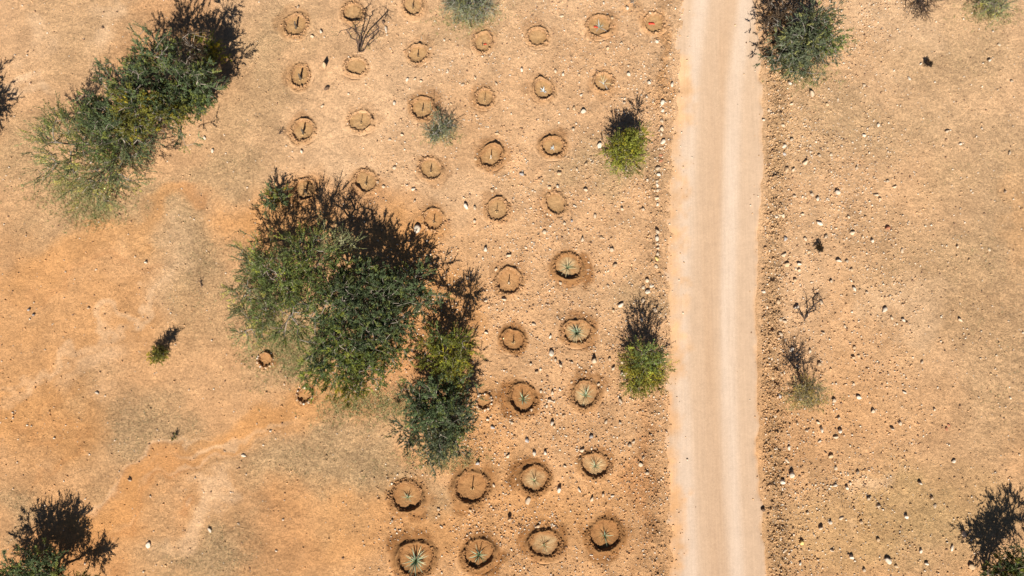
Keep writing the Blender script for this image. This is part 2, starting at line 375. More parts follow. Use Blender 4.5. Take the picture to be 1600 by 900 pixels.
OV = np.array([(1,0,0),(0,1,0),(-1,0,0),(0,-1,0),(0,0,1),(0,0,-1)], float); OF = np.array([(0,1,4),(1,2,4),(2,3,4),(3,0,4),(1,0,5),(2,1,5),(3,2,5),(0,3,5)])
def chips(pos, size, rng, cols, flat=.8):
    n = len(pos); v = OV[None] * (1 + (rng.random((n, 6, 1)) - .5) * .8) * size[:, None, None] + rng.normal(size=(n, 6, 3)) * size[:, None, None] * .18
    a = rng.random(n) * 6.283; ca, sa = np.cos(a)[:, None], np.sin(a)[:, None]
    V = np.stack([v[..., 0] * ca - v[..., 1] * sa, v[..., 0] * sa + v[..., 1] * ca, v[..., 2] * flat], -1) + pos[:, None, :]
    F = (OF[None] + (np.arange(n) * 6)[:, None, None]).reshape(-1, 3)
    return V.reshape(-1, 3), F, np.repeat(np.concatenate([cols, np.ones((n, 1))], 1), 6, 0)
def lumps(pos, size, rng, cols, flat=0.7):
    """many pebbles or clods as one vertex/face set: pos (n,3), size (n), cols (n,3)"""
    n = len(pos); jit = 1 + (rng.random((n, 12, 1)) - .5) * 0.7
    sc = np.stack([0.75 + rng.random(n) * .6, 0.75 + rng.random(n) * .6, flat * (0.7 + rng.random(n) * .6)], 1)
    a = rng.random(n) * 6.283; ca, sa = np.cos(a)[:, None], np.sin(a)[:, None]
    v = IV[None] * jit * sc[:, None, :] * size[:, None, None]
    x = v[..., 0] * ca - v[..., 1] * sa; y = v[..., 0] * sa + v[..., 1] * ca
    V = np.stack([x, y, v[..., 2]], -1) + pos[:, None, :]
    F = (IF[None] + (np.arange(n) * 12)[:, None, None]).reshape(-1, 3)
    C = np.repeat(np.concatenate([cols, np.ones((n, 1))], 1), 12, 0)
    return V.reshape(-1, 3), F, C

# ------------------------------------------------------------------ build the basins
ORD = ['first', 'second', 'third', 'fourth', 'fifth', 'sixth', 'seventh', 'eighth', 'ninth', 'tenth']
ROWS = [[0,1,2,3],[4,5,6,7],[9,10],[11,12],[13,14],[15,16,17],[18,19,20,21,22],[23,24,25,26,27,28],[29,30,31,32,33,34,35],[36,37,38]]
WHERE = {}
for r, row in enumerate(ROWS):
    for k, i in enumerate(row):
        rn = 'bottom row' if r == 0 else ('top row' if r == 9 else ORD[r] + ' row up')
        n = len(row)
        WHERE[i] = '%s of the %s' % (('left one' if k == 0 else 'right one') if n == 2 else (ORD[k] + ' from left'), rn)
WHERE[8] = 'right edge of the grey green lower tree'; WHERE[39] = 'left of the tree clump'; WHERE[40] = 'below left of the tree clump'
CONT = {'agave_big': 'a large agave', 'agave_big2': 'a bushy agave', 'agave_mid': 'an agave', 'agave_mid2': 'a slim agave', 'agave_small': 'a thin agave', 'stick': 'a bare stick',
        'stake': 'a small stake', 'stake_pale': 'a pale stake', 'stake_thin': 'a thin stake', 'stub': 'a dark stub', 'bare': 'nothing upright', 'ribbon': 'a red strip',
        'ribbon_small': 'a small red strip', 'seedling_pale': 'a whitish seedling', 'seedling_thin': 'a wispy seedling', 'seedling_red': 'a ribboned seedling', 'stones': 'bare soil'}
BZ = {}
for i, (px, py, rp, cont, damp) in enumerate(BAS):
    rng = np.random.default_rng(100 + i); c = at(px, py); R = B_R[i]
    root = empty('planting_basin', (c[0], c[1], 0))
    small = cont == 'stones'
    if small:
        lab = 'small basin edged with pale stones, ' + {8: 'at the ', 39: '', 40: ''}[i] + WHERE[i]
    else:
        lab = 'round planting basin with %s, %s' % (CONT[cont], WHERE[i])
    tag(root, lab, 'planting basin', 'planting basins dug in rows')
    NA = 80
    th = np.arange(NA) * 2 * math.pi / NA
    def an(th, k, s):  # periodic noise
        o = 0
        for q in range(1, k + 1): o = o + np.sin(q * th + rng.random() * 6.28) * (rng.random() - .2) / q ** 0.7
        return o * s
    rad = R * (1 + an(th, 7, 0.10) + (.14 * rng.random()) * np.cos(2 * (th - rng.random() * 6.28))); jit = rng.random(NA) - .5; jit = (jit + .6 * np.roll(jit, 1) + .3 * np.roll(jit, 2)) * .055 * (.4 + 1.2 * vnoise(th * 1.0, th * 0 + i, .7, 2)); hgt = (0.06 + .03 * damp) * np.clip(1 + an(th, 12, 0.75), .0, 2.2); crumb = (rng.random(NA) - .5)
    NAm = NA
    # more spoil thrown out on one side
    sp = B_SP[i]; spoil = 0.5 + 0.5 * np.cos(th - sp)
    depth = (0.04 + .035 * damp + .03 * rng.random()) if not small else 0.06
    gz0 = float(groundz_smooth(c[0], c[1])[0])
    # floor
    fr = np.array([0.001, .15, .3, .42, .54, .63, .70, .76, .82]); fq = fr[:, None] * (1 + jit[None] * fr[:, None] ** 5); FX = fq * (rad * np.cos(th))[None]; FY = fq * (rad * np.sin(th))[None]
    FZ = gz0 - depth + (fr[:, None] ** 2.5) * 0.05 + (fbm((FX + c[0]).ravel(), (FY + c[1]).ravel(), 0.2, 4, 3, .7) - .5).reshape(FX.shape) * 0.06
    def ring(nr, X_, Y_, Z_, colr, name):
        V = np.stack([X_.ravel(), Y_.ravel(), Z_.ravel()], 1); a = np.arange(nr - 1)[:, None] * NA; j = np.arange(NA)[None, :]; j2 = (j + 1) % NA
        F = np.stack([a + j, a + NA + j, a + NA + j2, a + j2], -1).reshape(-1, 4)
        F = F[:, [0, 1, 2, 3]]
        return V, F, colr
    sc0, _ = soil((FX + c[0]).ravel(), (FY + c[1]).ravel())
    straw = 0.55 if cont in ('agave_mid2', 'agave_small', 'agave_big2') else 0.0
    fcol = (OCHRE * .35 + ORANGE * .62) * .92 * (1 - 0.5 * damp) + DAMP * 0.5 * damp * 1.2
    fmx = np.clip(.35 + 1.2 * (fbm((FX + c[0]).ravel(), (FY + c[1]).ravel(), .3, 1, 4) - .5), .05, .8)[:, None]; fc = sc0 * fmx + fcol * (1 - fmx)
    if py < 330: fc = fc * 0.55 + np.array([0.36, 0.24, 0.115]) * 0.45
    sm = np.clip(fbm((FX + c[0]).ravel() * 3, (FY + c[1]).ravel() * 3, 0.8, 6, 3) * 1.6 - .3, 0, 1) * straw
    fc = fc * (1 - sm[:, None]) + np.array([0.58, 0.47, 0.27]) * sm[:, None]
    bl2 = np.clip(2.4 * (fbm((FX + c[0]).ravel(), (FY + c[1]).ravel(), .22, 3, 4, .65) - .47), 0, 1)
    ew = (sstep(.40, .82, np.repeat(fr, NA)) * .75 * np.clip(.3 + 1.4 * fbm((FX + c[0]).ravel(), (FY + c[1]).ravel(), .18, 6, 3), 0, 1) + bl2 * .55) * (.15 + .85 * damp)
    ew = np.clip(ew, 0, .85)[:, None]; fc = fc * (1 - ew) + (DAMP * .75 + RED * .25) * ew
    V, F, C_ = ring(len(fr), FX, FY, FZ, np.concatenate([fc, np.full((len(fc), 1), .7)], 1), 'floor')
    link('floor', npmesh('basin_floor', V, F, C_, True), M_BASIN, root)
    # rim and thrown-out soil
    rr = np.array([.76, .82, .87, .92, .96, 1.0, 1.05, 1.11, 1.18, 1.27, 1.36, 1.45, 1.58])
    hz = np.array([-depth + .018, -depth * .7, -.1, .5, .95, 1.0, .7, .35, .16, .08, .04, .02, -.35])
    rq = rr[:, None] * (1 + jit[None] * np.clip(2.2 - rr[:, None] * 1.2, 0, 1) * (.6 + .8 * rng.random((len(rr), NA)))); RX_ = rq * (rad * np.cos(th))[None]; RY_ = rq * (rad * np.sin(th))[None]
    RZ_ = np.zeros_like(RX_)
    for k in range(len(rr)):
        if k < 2: RZ_[k] = gz0 + hz[k]
        else: RZ_[k] = gz0 + hz[k] * hgt * (0.40 + 1.05 * spoil ** 1.5) + crumb * 0.03 * (1 if k < 7 else 0.3)
    RZ_[-1] = gz0 - 0.03
    wx = (RX_ + c[0]).ravel(); wy = (RY_ + c[1]).ravel()
    lump = (fbm(wx, wy, 0.17, 5, 3, 0.8) - .5).reshape(RX_.shape)
    RZ_[1:9] += lump[1:9] * 0.13
    gsm = groundz_smooth(wx, wy).reshape(RX_.shape); RZ_[7:] += gsm[7:] - gz0; RZ_[9:12] += 0.004 + lump[9:12] * .03
    sc1, rg1 = soil(wx, wy); sc1 = sc1.reshape(len(rr), NA, 3)
    dn = fbm(wx, wy, 0.45, 2, 4).reshape(RX_.shape)
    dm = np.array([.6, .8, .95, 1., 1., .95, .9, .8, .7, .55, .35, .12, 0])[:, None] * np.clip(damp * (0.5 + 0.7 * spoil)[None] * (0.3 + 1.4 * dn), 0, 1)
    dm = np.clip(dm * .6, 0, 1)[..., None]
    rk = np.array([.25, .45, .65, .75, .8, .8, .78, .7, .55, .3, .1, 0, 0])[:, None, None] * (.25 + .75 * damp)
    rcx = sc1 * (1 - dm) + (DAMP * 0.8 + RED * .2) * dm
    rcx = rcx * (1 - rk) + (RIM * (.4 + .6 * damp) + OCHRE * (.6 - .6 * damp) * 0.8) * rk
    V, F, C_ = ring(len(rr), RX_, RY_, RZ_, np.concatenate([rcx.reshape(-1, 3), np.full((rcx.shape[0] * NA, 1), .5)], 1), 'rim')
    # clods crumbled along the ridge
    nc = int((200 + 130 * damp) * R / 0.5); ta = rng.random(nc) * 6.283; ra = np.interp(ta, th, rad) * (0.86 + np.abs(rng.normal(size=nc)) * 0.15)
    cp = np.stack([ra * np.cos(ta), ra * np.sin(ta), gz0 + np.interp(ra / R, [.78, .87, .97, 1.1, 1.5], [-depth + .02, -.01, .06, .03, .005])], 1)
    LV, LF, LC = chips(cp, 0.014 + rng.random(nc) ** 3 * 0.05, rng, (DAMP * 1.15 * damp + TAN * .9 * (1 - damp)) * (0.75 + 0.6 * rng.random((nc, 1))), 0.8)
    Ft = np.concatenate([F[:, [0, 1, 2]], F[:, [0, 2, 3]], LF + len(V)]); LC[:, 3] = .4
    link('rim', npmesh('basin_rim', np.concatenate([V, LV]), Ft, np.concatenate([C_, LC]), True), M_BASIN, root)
    BZ[i] = gz0 - depth + 0.01
    if small:
        for q in range(11):
            a = 6.283 * q / 11 + rng.random() * .4; s = 0.03 + rng.random() * 0.03
            v, f, _ = lumps(np.array([[R * 1.08 * math.cos(a), R * 1.08 * math.sin(a), gz0 + .05]]), np.array([s]), rng, np.ones((1, 3)))
            link('rim_stone', npmesh('rim_stone', v, f), MS['white'] if q % 3 else MS['pale'], root)

# ------------------------------------------------------------------ what stands in the basins
def leaf_mesh(name, L, w, bend, fold=0.35, seg=5):
    V = []; F = []
    for k in range(seg + 1):
        t = k / seg; wd = w * (0.7 + 1.1 * t - 1.8 * t * t) if t < 1 else 0.0005
        wd = max(wd, 0.0006); x = L * t * math.cos(bend * t * .6); z = L * t * math.sin(bend * t * -.35) + 0.0
        V += [(x, -wd, z + wd * fold), (x, 0, z), (x, wd, z + wd * fold)]
    for k in range(seg):
        a = k * 3; F += [(a, a + 3, a + 4, a + 1), (a + 1, a + 4, a + 5, a + 2)]
    return npmesh(name, np.array(V), np.array(F), None, True)
LEAFM = {}
def agave(i, n, L, w, tilt0, tilt1, mats, label, name='agave', group='agaves in the basins', xy=None):
    px, py = BAS[i][:2]; rng = np.random.default_rng(500 + i)
    p = at(px, py + 2) if xy is None else at(*xy)
    root = empty(name, (p[0], p[1], BZ[i])); tag(root, label, 'agave' if name == 'agave' else 'seedling', group)
    sc_a = .8 + .4 * rng.random(); n = int(n * (.75 + .5 * rng.random())); root.scale = (sc_a,) * 3; root.rotation_euler = ((rng.random() - .5) * .35, (rng.random() - .5) * .35, 0)
    # short core the leaves grow from
    v, f, _ = lumps(np.array([[0, 0, 0.02]]), np.array([max(0.03, L * 0.09)]), rng, np.ones((1, 3)), 1.0)
    link('core', npmesh('agave_core', v, f, None, True), M_AG[mats[0]], root)
    for k in range(n):
        t = (k + .5) / n; m = mats[min(int(t * len(mats) + rng.random() * .6), len(mats) - 1)]
        key = (round(L, 2), round(w, 3), m, k % 3)
        if key not in LEAFM:
            LEAFM[key] = leaf_mesh('agave_leaf', L, w, (0.2, 0.7, 1.1)[k % 3]); LEAFM[key].materials.append(M_AG[m])
        o = bpy.data.objects.new('leaf', LEAFM[key]); COL.objects.link(o); o.parent = root
        el = math.radians(tilt1 + (tilt0 - tilt1) * (1 - t)) + (rng.random() - .5) * .3
        az = k * 2.399963 + rng.random() * .6; s = (0.5 + 0.75 * rng.random())
        o.rotation_euler = (0, -el, az); o.scale = (s, s, s); o.location = (0.02 * math.cos(az), 0.02 * math.sin(az), 0.015 + 0.03 * (1 - t))
    return root
def tube(pts, rads, sides=6, cap=True):
    V = []; F = []
    P = [np.array(p, float) for p in pts]
    for k, p in enumerate(P):
        d = P[min(k + 1, len(P) - 1)] - P[max(k - 1, 0)]; d /= np.linalg.norm(d) + 1e-9
        a = np.cross(d, (0.3, 0.9, 0.2)); a /= np.linalg.norm(a); b = np.cross(d, a)
        for s in range(sides):
            t = 6.28318 * s / sides; V.append(p + rads[k] * (a * math.cos(t) + b * math.sin(t)))
    for k in range(len(P) - 1):
        for s in range(sides):
            s2 = (s + 1) % sides; F.append((k * sides + s, k * sides + s2, (k + 1) * sides + s2)); F.append((k * sides + s, (k + 1) * sides + s2, (k + 1) * sides + s))
    if cap:
        n = len(V); V.append(P[-1] + (P[-1] - P[-2]) * 0.02); b0 = (len(P) - 1) * sides
        for s in range(sides): F.append((b0 + s, b0 + (s + 1) % sides, n))
    return np.array(V), np.array(F)
def stake(i, h, r, mat, label, lean, name, cat, group):
    px, py = BAS[i][:2]; rng = np.random.default_rng(700 + i); p = at(px, py + 3)
    pts = [(0, 0, -0.05)]; rr = [r]
    for k in range(1, 6):
        t = k / 5; pts.append((lean[0] * t + (rng.random() - .5) * r * .8, lean[1] * t + (rng.random() - .5) * r * .8, h * t)); rr.append(r * (1 - .35 * t) * (0.85 + .3 * rng.random()))
    v, f = tube(pts, rr, 7)
    root = empty(name, (p[0], p[1], BZ[i])); tag(root, label, cat, group)
    link('shaft', npmesh('stake_shaft', v, f, None, True), mat, root)
    # crumbled soil heaped at its foot
    n = 9; a = rng.random(n) * 6.28
    LV, LF, LC = lumps(np.stack([np.cos(a) * (r + .03), np.sin(a) * (r + .03), np.full(n, .005)], 1), 0.015 + rng.random(n) * .02, rng, OCHRE * (0.7 + .5 * rng.random((n, 1))))
    link('soil_heap', npmesh('stake_soil', LV, LF, LC), M_PEB, root)
    return root
def ribbon(i, L, w, dx, dy, label):
    px, py = BAS[i][:2]; p = at(px + dx, py + dy); V = []; F = []; rng = np.random.default_rng(900 + i); seg = 8
    for k in range(seg + 1):
        t = k / seg; x = L * (t - .5); y = 0.03 * math.sin(t * 5); z = 0.03 + 0.02 * math.sin(t * 9 + 1)
        V += [(x, y - w / 2, z + .008), (x, y + w / 2, z), (x, y + w / 2, z + .003), (x, y - w / 2, z + .011)]
    for k in range(seg):
        a = k * 4
        for q in range(4): F.append((a + q, a + (q + 1) % 4, a + 4 + (q + 1) % 4, a + 4 + q))
    o = link('plastic_strip', npmesh('plastic_strip', np.array(V), np.array(F), None, True), M_RIBBON, None, (p[0], p[1], BZ[i]))
    o.rotation_euler = (0, 0, rng.random() * .6); tag(o, label, 'strip', 'red strips in basins')
for i, (px, py, rp, cont, damp) in enumerate(BAS):
    wh = 'in basin, ' + WHERE.get(i, '')
    if cont == 'agave_big': agave(i, 46, .50, .014, 82, 8, ['green', 'blue', 'blue', 'straw'], 'large spiky grey green agave ' + wh)
    elif cont == 'agave_big2': agave(i, 64, .48, .012, 84, 5, ['green', 'blue', 'blue', 'straw', 'straw'], 'bushy pale edged agave ' + wh)
    elif cont == 'agave_mid': agave(i, 20, .33, .012, 86, 25, ['green', 'green', 'blue'], 'green agave ' + wh)
    elif cont == 'agave_mid2': agave(i, 26, .40, .010, 85, 18, ['green', 'green', 'blue', 'straw'], 'slim leaved agave ' + wh)
    elif cont == 'agave_small': agave(i, 12, .34, .011, 82, 30, ['green', 'straw'], 'thin green agave ' + wh)
    elif cont == 'seedling_pale': agave(i, 7, .17, .020, 70, 25, ['pale', 'pale'], 'whitish broad leaved seedling ' + wh, 'seedling', 'seedlings in the basins')
    elif cont == 'seedling_thin': agave(i, 8, .36, .010, 75, 35, ['pale', 'straw'], 'wispy pale seedling ' + wh, 'seedling', 'seedlings in the basins')
    elif cont == 'seedling_red':
        agave(i, 11, .36, .013, 75, 30, ['blue', 'pale'], 'bluish seedling beside a red strip ' + wh, 'seedling', 'seedlings in the basins')
        ribbon(i, .16, .07, -5, 1, 'small red strip beside the bluish seedling in the top right basins')
    elif cont == 'stick': stake(i, .45, .022, M_STAKE, 'bare brown stick standing ' + wh, (0.02, 0.05), 'bare_stick', 'stick', 'stakes in the basins')
    elif cont == 'stub': stake(i, .42, .048, M_STUB, 'thick dark upright stub ' + wh, (0.05, 0.04), 'upright_stub', 'stub', 'dark stubs in the basins')
    elif cont == 'stake': stake(i, .30, .026, M_STAKE, 'short dark stake ' + wh, (0.01, 0.02), 'wooden_stake', 'stake', 'stakes in the basins')
    elif cont == 'stake_pale': stake(i, .34, .024, MS['white'], 'short whitish stake ' + wh, (0.01, 0.03), 'pale_stake', 'stake', 'stakes in the basins')
    elif cont == 'stake_thin': stake(i, .36, .015, M_STAKE, 'thin stake ' + wh, (0.02, 0.03), 'wooden_stake', 'stake', 'stakes in the basins')
    elif cont == 'ribbon': ribbon(i, .24, .09, -4, 0, 'red strip lying in the basin nearest the road at top')
    elif cont == 'ribbon_small':
        ribbon(i, .12, .06, 4, 2, 'short faded red strip ' + wh); stake(i, .22, .018, M_STAKE, 'short stake beside a red strip ' + wh, (0, .02), 'wooden_stake', 'stake', 'stakes in the basins')

# ------------------------------------------------------------------ trees and shrubs
TEAL = np.array([0.108, 0.146, 0.062]); GREEN = np.array([0.142, 0.182, 0.048]); OLIVE = np.array([0.190, 0.180, 0.030]); LIME = np.array([0.250, 0.265, 0.040])
GREYG = np.array([0.155, 0.185, 0.100]); PALEG = np.array([0.250, 0.270, 0.110]); BROWN = np.array([0.075, 0.05, 0.03]); DRY = np.array([0.30, 0.25, 0.095]); SILVER = np.array([0.28, 0.29, 0.18])
BARK = np.array([0.24, 0.20, 0.16]); DKBARK = np.array([0.09, 0.06, 0.045]); GREYBARK = np.array([0.30, 0.27, 0.23])
def branch_tubes(P0, P1, R0, R1, sides=4):
    n = len(P0); d = P1 - P0; d /= np.linalg.norm(d, axis=1, keepdims=True) + 1e-9
    a = np.cross(d, np.where(np.abs(d[:, 2:3]) > .9, np.array([[1., 0, 0]]), np.array([[0, 0, 1.]]))); a /= np.linalg.norm(a, axis=1, keepdims=True) + 1e-9; b = np.cross(d, a)
    V = np.zeros((n, 2 * sides, 3))
    for s in range(sides):
        t = 6.28318 * s / sides; u = a * math.cos(t) + b * math.sin(t); V[:, s] = P0 + u * R0[:, None]; V[:, sides + s] = P1 + u * R1[:, None]
    f = np.array([(s, (s + 1) % sides, sides + (s + 1) % sides, sides + s) for s in range(sides)])
    F = (f[None] + (np.arange(n) * 2 * sides)[:, None, None]).reshape(-1, 4)
    return V.reshape(-1, 3), F
def plant(name, label, cat, basepx, lobes, seed, nodes=170, twigs=3, leaves=32, leaf=(0.062, 0.0105), twl=(0.13, 0.34), bark=BARK, group=None, stems=None, tipr=0.006, outw=0.8, up=0.25, grow=1.0):
    """lobes: (px, py, height, radius, colour[, density]) - px/py is where the photo shows the lobe's middle"""
    rng = np.random.default_rng(seed); base = at(*basepx); base[2] = -0.05
    root = empty(name, (base[0], base[1], 0)); tag(root, label, cat, group)
    P = [base.copy()]; par = [-1]; plen = [0.0]; lob = [0]
    lobes = [(l[0], l[1], l[2], l[3] * grow) + tuple(l[4:]) for l in lobes]
    cents = [at(l[0], l[1], l[2]) for l in lobes]
    for li, c in enumerate(cents):        # a limb to every lobe
        start = 0; b = base + np.array([(rng.random() - .5) * .3, (rng.random() - .5) * .3, 0]); prev = 0
        for k in range(1, 6):
            t = k / 5; q = b * (1 - t) + c * t; q[2] = c[2] * (t ** 0.75) - .05 * (1 - t); q[:2] += (rng.random(2) - .5) * .16
            P.append(q); par.append(prev); plen.append(plen[prev] + np.linalg.norm(q - P[prev])); lob.append(li); prev = len(P) - 1
    T = []
    for li, (l, c) in enumerate(zip(lobes, cents)):
        dens = l[5] if len(l) > 5 else 1.0; n = max(10, int(nodes * dens * l[3] ** 2 / 1.2))
        u = rng.normal(size=(n, 3)); u /= np.linalg.norm(u, axis=1, keepdims=True); rr = rng.random(n) ** (1 / 2.0)
        wob = 1 + 0.35 * np.sin(3 * np.arctan2(u[:, 1], u[:, 0]) + rng.random() * 6) * rng.random() + 0.25 * (rng.random(n) - .5)
        q = c + u * (rr * wob)[:, None] * np.array([l[3], l[3], min(l[3] * .75, l[2] * .95)]); q[:, 2] = np.maximum(q[:, 2], 0.06 + .1 * rng.random(n))
        if l[3] > .4:                        # leaf clumps with gaps between them
            nk = max(5, int(n / 6.5)); ki = rng.integers(nk, size=n); far_ = rng.random(n) < .14
            q2 = q[ki] + rng.normal(size=(n, 3)) * np.array([.17, .17, .11]); q2[:, 2] = np.maximum(q2[:, 2], .08)
            rr = np.where(far_, rr, rr[ki]); q = np.where(far_[:, None], q, q2)
        for k in range(n): T.append((rr[k] * l[3], q[k], li))
    T.sort(key=lambda a: a[0])
    arr = np.zeros((len(P) + 2 * len(T) + 5, 3)); arr[:len(P)] = P; pl = np.zeros(len(arr)); pl[:len(P)] = plen; n0 = len(P)
    for _, q, li in T:
        d = np.linalg.norm(arr[1:n0] - q, axis=1); j = 1 + int(np.argmin(d + 0.15 * pl[1:n0])); dist = d[j - 1]
        if dist > 0.45:
            m = arr[j] * .5 + q * .5 + rng.normal(size=3) * dist * .10; arr[n0] = m; par.append(j); lob.append(li); pl[n0] = pl[j] + dist * .5; j = n0; n0 += 1
        arr[n0] = q; par.append(j); lob.append(li); pl[n0] = pl[j] + np.linalg.norm(q - arr[j]); n0 += 1
    P = arr[:n0]; par = np.array(par); lob = np.array(lob); cnt = np.ones(n0)
    kids = np.zeros(n0, int)
    for k in range(n0 - 1, 0, -1): cnt[par[k]] += cnt[k]; kids[par[k]] += 1
    rad = tipr * cnt ** 0.40
    e = np.arange(1, n0); V, F = branch_tubes(P[par[e]], P[e], np.minimum(rad[par[e]], rad[e] * 1.5), rad[e], 5)
    bc = np.tile(np.append(bark, 1), (len(V), 1)) * (0.75 + .5 * np.repeat(rng.random(len(e)), 10))[:, None]
    link('trunk', npmesh(name + '_trunk', V - np.array([base[0], base[1], 0]), F, bc, True), M_BARK, root)
    # twigs
    tips = np.repeat(np.arange(6, n0), twigs); n = len(tips); L = twl[0] + (twl[1] - twl[0]) * rng.random(n)
    ed = P[tips] - P[par[tips]]; ed /= np.linalg.norm(ed, axis=1, keepdims=True) + 1e-9
    cc = np.array(cents)[lob[tips]]; ow = P[tips] - cc; ow /= np.linalg.norm(ow, axis=1, keepdims=True) + 1e-9
    d = ed * .5 + ow * outw + rng.normal(size=(n, 3)) * .55; d[:, 2] += up; d /= np.linalg.norm(d, axis=1, keepdims=True) + 1e-9
    A = P[tips]; B = A + d * L[:, None]; B[:, 2] = np.maximum(B[:, 2], 0.03)
    TV, TF = branch_tubes(A, B, np.full(n, tipr * .6), np.full(n, tipr * .3), 3)
    lcol = np.array([l[4] for l in lobes])[lob[tips]]; tcol = np.concatenate([np.repeat((bark * .5 + lcol * .5) * (0.6 + 1.0 * rng.random((n, 1)) ** 2), 6, 0), np.ones((n * 6, 1))], 1)
    tag(link('twigs', npmesh(name + '_twigs', TV - np.array([base[0], base[1], 0]), TF, tcol), M_BARK, root), kind='stuff')
    if leaves:
        m = n * leaves; ti = np.repeat(np.arange(n), leaves); t = rng.random(m) ** .8
        o = A[ti] * (1 - t[:, None]) + B[ti] * t[:, None]
        ld = d[ti] * .5 + rng.normal(size=(m, 3)) * .8; ld[:, 2] += .15; ld /= np.linalg.norm(ld, axis=1, keepdims=True)
        nn = rng.normal(size=(m, 3)) * .7 + np.array([0, 0, .8]); s = np.cross(ld, nn); s /= np.linalg.norm(s, axis=1, keepdims=True) + 1e-9
        ll = leaf[0] * (.6 + .8 * rng.random(m)); lw = leaf[1] * (.6 + .8 * rng.random(m))
        o[:, 2] = np.maximum(o[:, 2], .03)
        V = np.stack([o + s * lw[:, None], o + ld * ll[:, None], o - s * lw[:, None]], 1).reshape(-1, 3)
        V[:, 2] = np.maximum(V[:, 2], .02)
        F = np.arange(3 * m).reshape(-1, 3)
        lc = np.array([l[4] for l in lobes])[lob[tips]]
        # tone varies branch by branch and leaf by leaf
        bt = 0.5 + 1.05 * rng.random(n0) ** 1.3 + .5 * (fbm(P[:, 0] * 1.3 + P[:, 2], P[:, 1] * 1.3 - P[:, 2], .8, 3, 2) - .5); hue = rng.random(n0)
        lc = lc * bt[tips][:, None]; hv = (hue[tips] < .22)[:, None]; lc = np.where(hv, lc * np.array([1.8, 1.5, .9]), lc)
        lc = lc[ti] * (0.7 + .6 * rng.random((m, 1)))
        C = np.repeat(np.concatenate([lc, np.ones((m, 1))], 1), 3, 0)
        cr = link('crown', npmesh(name + '_crown', V - np.array([base[0], base[1], 0]), F, C), M_LEAF, root)
    return root
GT = 'trees of the middle clump'
# big clump top left
plant('mesquite_tree', 'large dark green tree with long shadow, top left', 'tree', (285, 182), [(238,88,2.4,.95,TEAL),(290,118,1.9,.9,TEAL),(212,140,2.6,1.05,TEAL),(168,178,2.1,.95,TEAL),(268,160,2.0,1.0,TEAL),(214,175,2.6,.75,OLIVE),(252,182,2.2,.75,OLIVE),(300,155,1.5,.75,GREEN),(300,70,2.6,.6,BROWN,.5),(312,128,2.1,.7,TEAL)], 21, 160, grow=1.16)
plant('mesquite_tree', 'feathery pale green tree below left of the dark top left tree', 'tree', (205, 225), [(135,222,2.0,1.15,GREEN,.8),(172,262,1.5,1.1,PALEG*.75,.8),(108,245,1.8,1.0,PALEG*.8,.6),(190,215,2.2,.95,TEAL,1.),(140,280,1.3,.9,PALEG*.8,.6),(85,225,1.6,.75,PALEG*.85,.45)], 22, 120, 3, 26, twl=(.3, .65), outw=1.2, grow=1.15)
plant('yellow_shrub', 'small yellow green shrub in the shadow of top left tree', 'shrub', (334, 92), [(324,72,.9,.45,LIME),(334,85,.6,.35,LIME)], 23, 260)
plant('mesquite_tree', 'dark tree mostly off the left edge of the frame', 'tree', (-58, 235), [(-95,190,2.1,1.2,TEAL),(-115,220,2.0,1.2,TEAL),(-72,212,1.6,.95,TEAL)], 24, 150)
# middle clump
plant('mesquite_tree', 'medium green feathery tree at left of the middle clump', 'tree', (462, 455), [(432,432,2.1,1.0,GREEN*.95),(405,415,1.7,.85,PALEG*.7,.7),(478,408,2.05,.95,GREEN*.85),(408,482,1.6,.9,PALEG*.75,.6),(455,498,1.8,.85,GREEN*.9),(388,450,1.5,.75,PALEG*.85,.5),(390,515,1.2,.6,PALEG,.35)], 31, 135, 3, 28, twl=(.25, .55), group=GT, outw=1.1, grow=1.17)
plant('mesquite_tree', 'dense dark blue green tree in the middle of clump', 'tree', (598, 492), [(592,457,1.75,1.0,TEAL),(635,452,1.0,.78,TEAL),(540,470,2.1,1.1,TEAL),(610,500,1.7,1.0,TEAL*.9),(570,425,1.6,.75,TEAL),(653,472,1.1,.62,TEAL),(515,445,2.1,.8,GREEN*.8)], 32, 170, group=GT, grow=1.08)
plant('mesquite_tree', 'green tree with olive patches at bottom of middle clump', 'tree', (552, 580), [(545,548,1.9,.95,GREEN*.9),(508,535,1.7,.85,TEAL*1.1),(578,572,1.5,.8,GREEN*.85),(500,572,1.2,.6,GREEN,.7),(552,610,1.1,.6,OLIVE*.8,.8),(612,548,1.3,.65,GREEN*.8),(525,592,1.1,.55,OLIVE*.85,.8),(575,520,2.1,.7,TEAL)], 33, 160, group=GT, grow=1.18)
plant('pale_shrub', 'pale yellowish twiggy shrub at top of middle clump', 'shrub', (545, 412), [(525,388,1.7,.6,PALEG*1.1,.7),(548,382,1.6,.42,PALEG,.7)], 34, 200, 4, 5, twl=(.2, .5), bark=np.array([.30, .28, .16]), tipr=.009)
plant('yellow_shrub', 'yellow green shrub at right of the middle clump', 'shrub', (705, 578), [(697,550,1.7,.62,LIME*.75),(702,585,1.3,.65,OLIVE*1.1),(672,540,1.2,.5,OLIVE*.9,.8),(722,540,2.1,.5,LIME*.6),(690,525,1.9,.4,GREEN,.7)], 35, 200, twl=(.2, .45), up=.5)
plant('mesquite_tree', 'grey green tree at lower right of the middle clump', 'tree', (702, 668), [(690,632,1.6,.9,TEAL*1.15),(705,655,1.4,.75,GREYG*.75),(668,650,1.3,.7,TEAL*1.1),(690,692,.8,.65,GREYG*.75,.8),(642,672,1.0,.6,GREYG*.6,.6),(660,625,1.4,.6,TEAL,.8),(675,685,.8,.6,GREYG*.7,.8),(708,618,1.5,.55,TEAL),(710,690,.8,.5,GREYG*.8,.7)], 36, 175, grow=1.2)
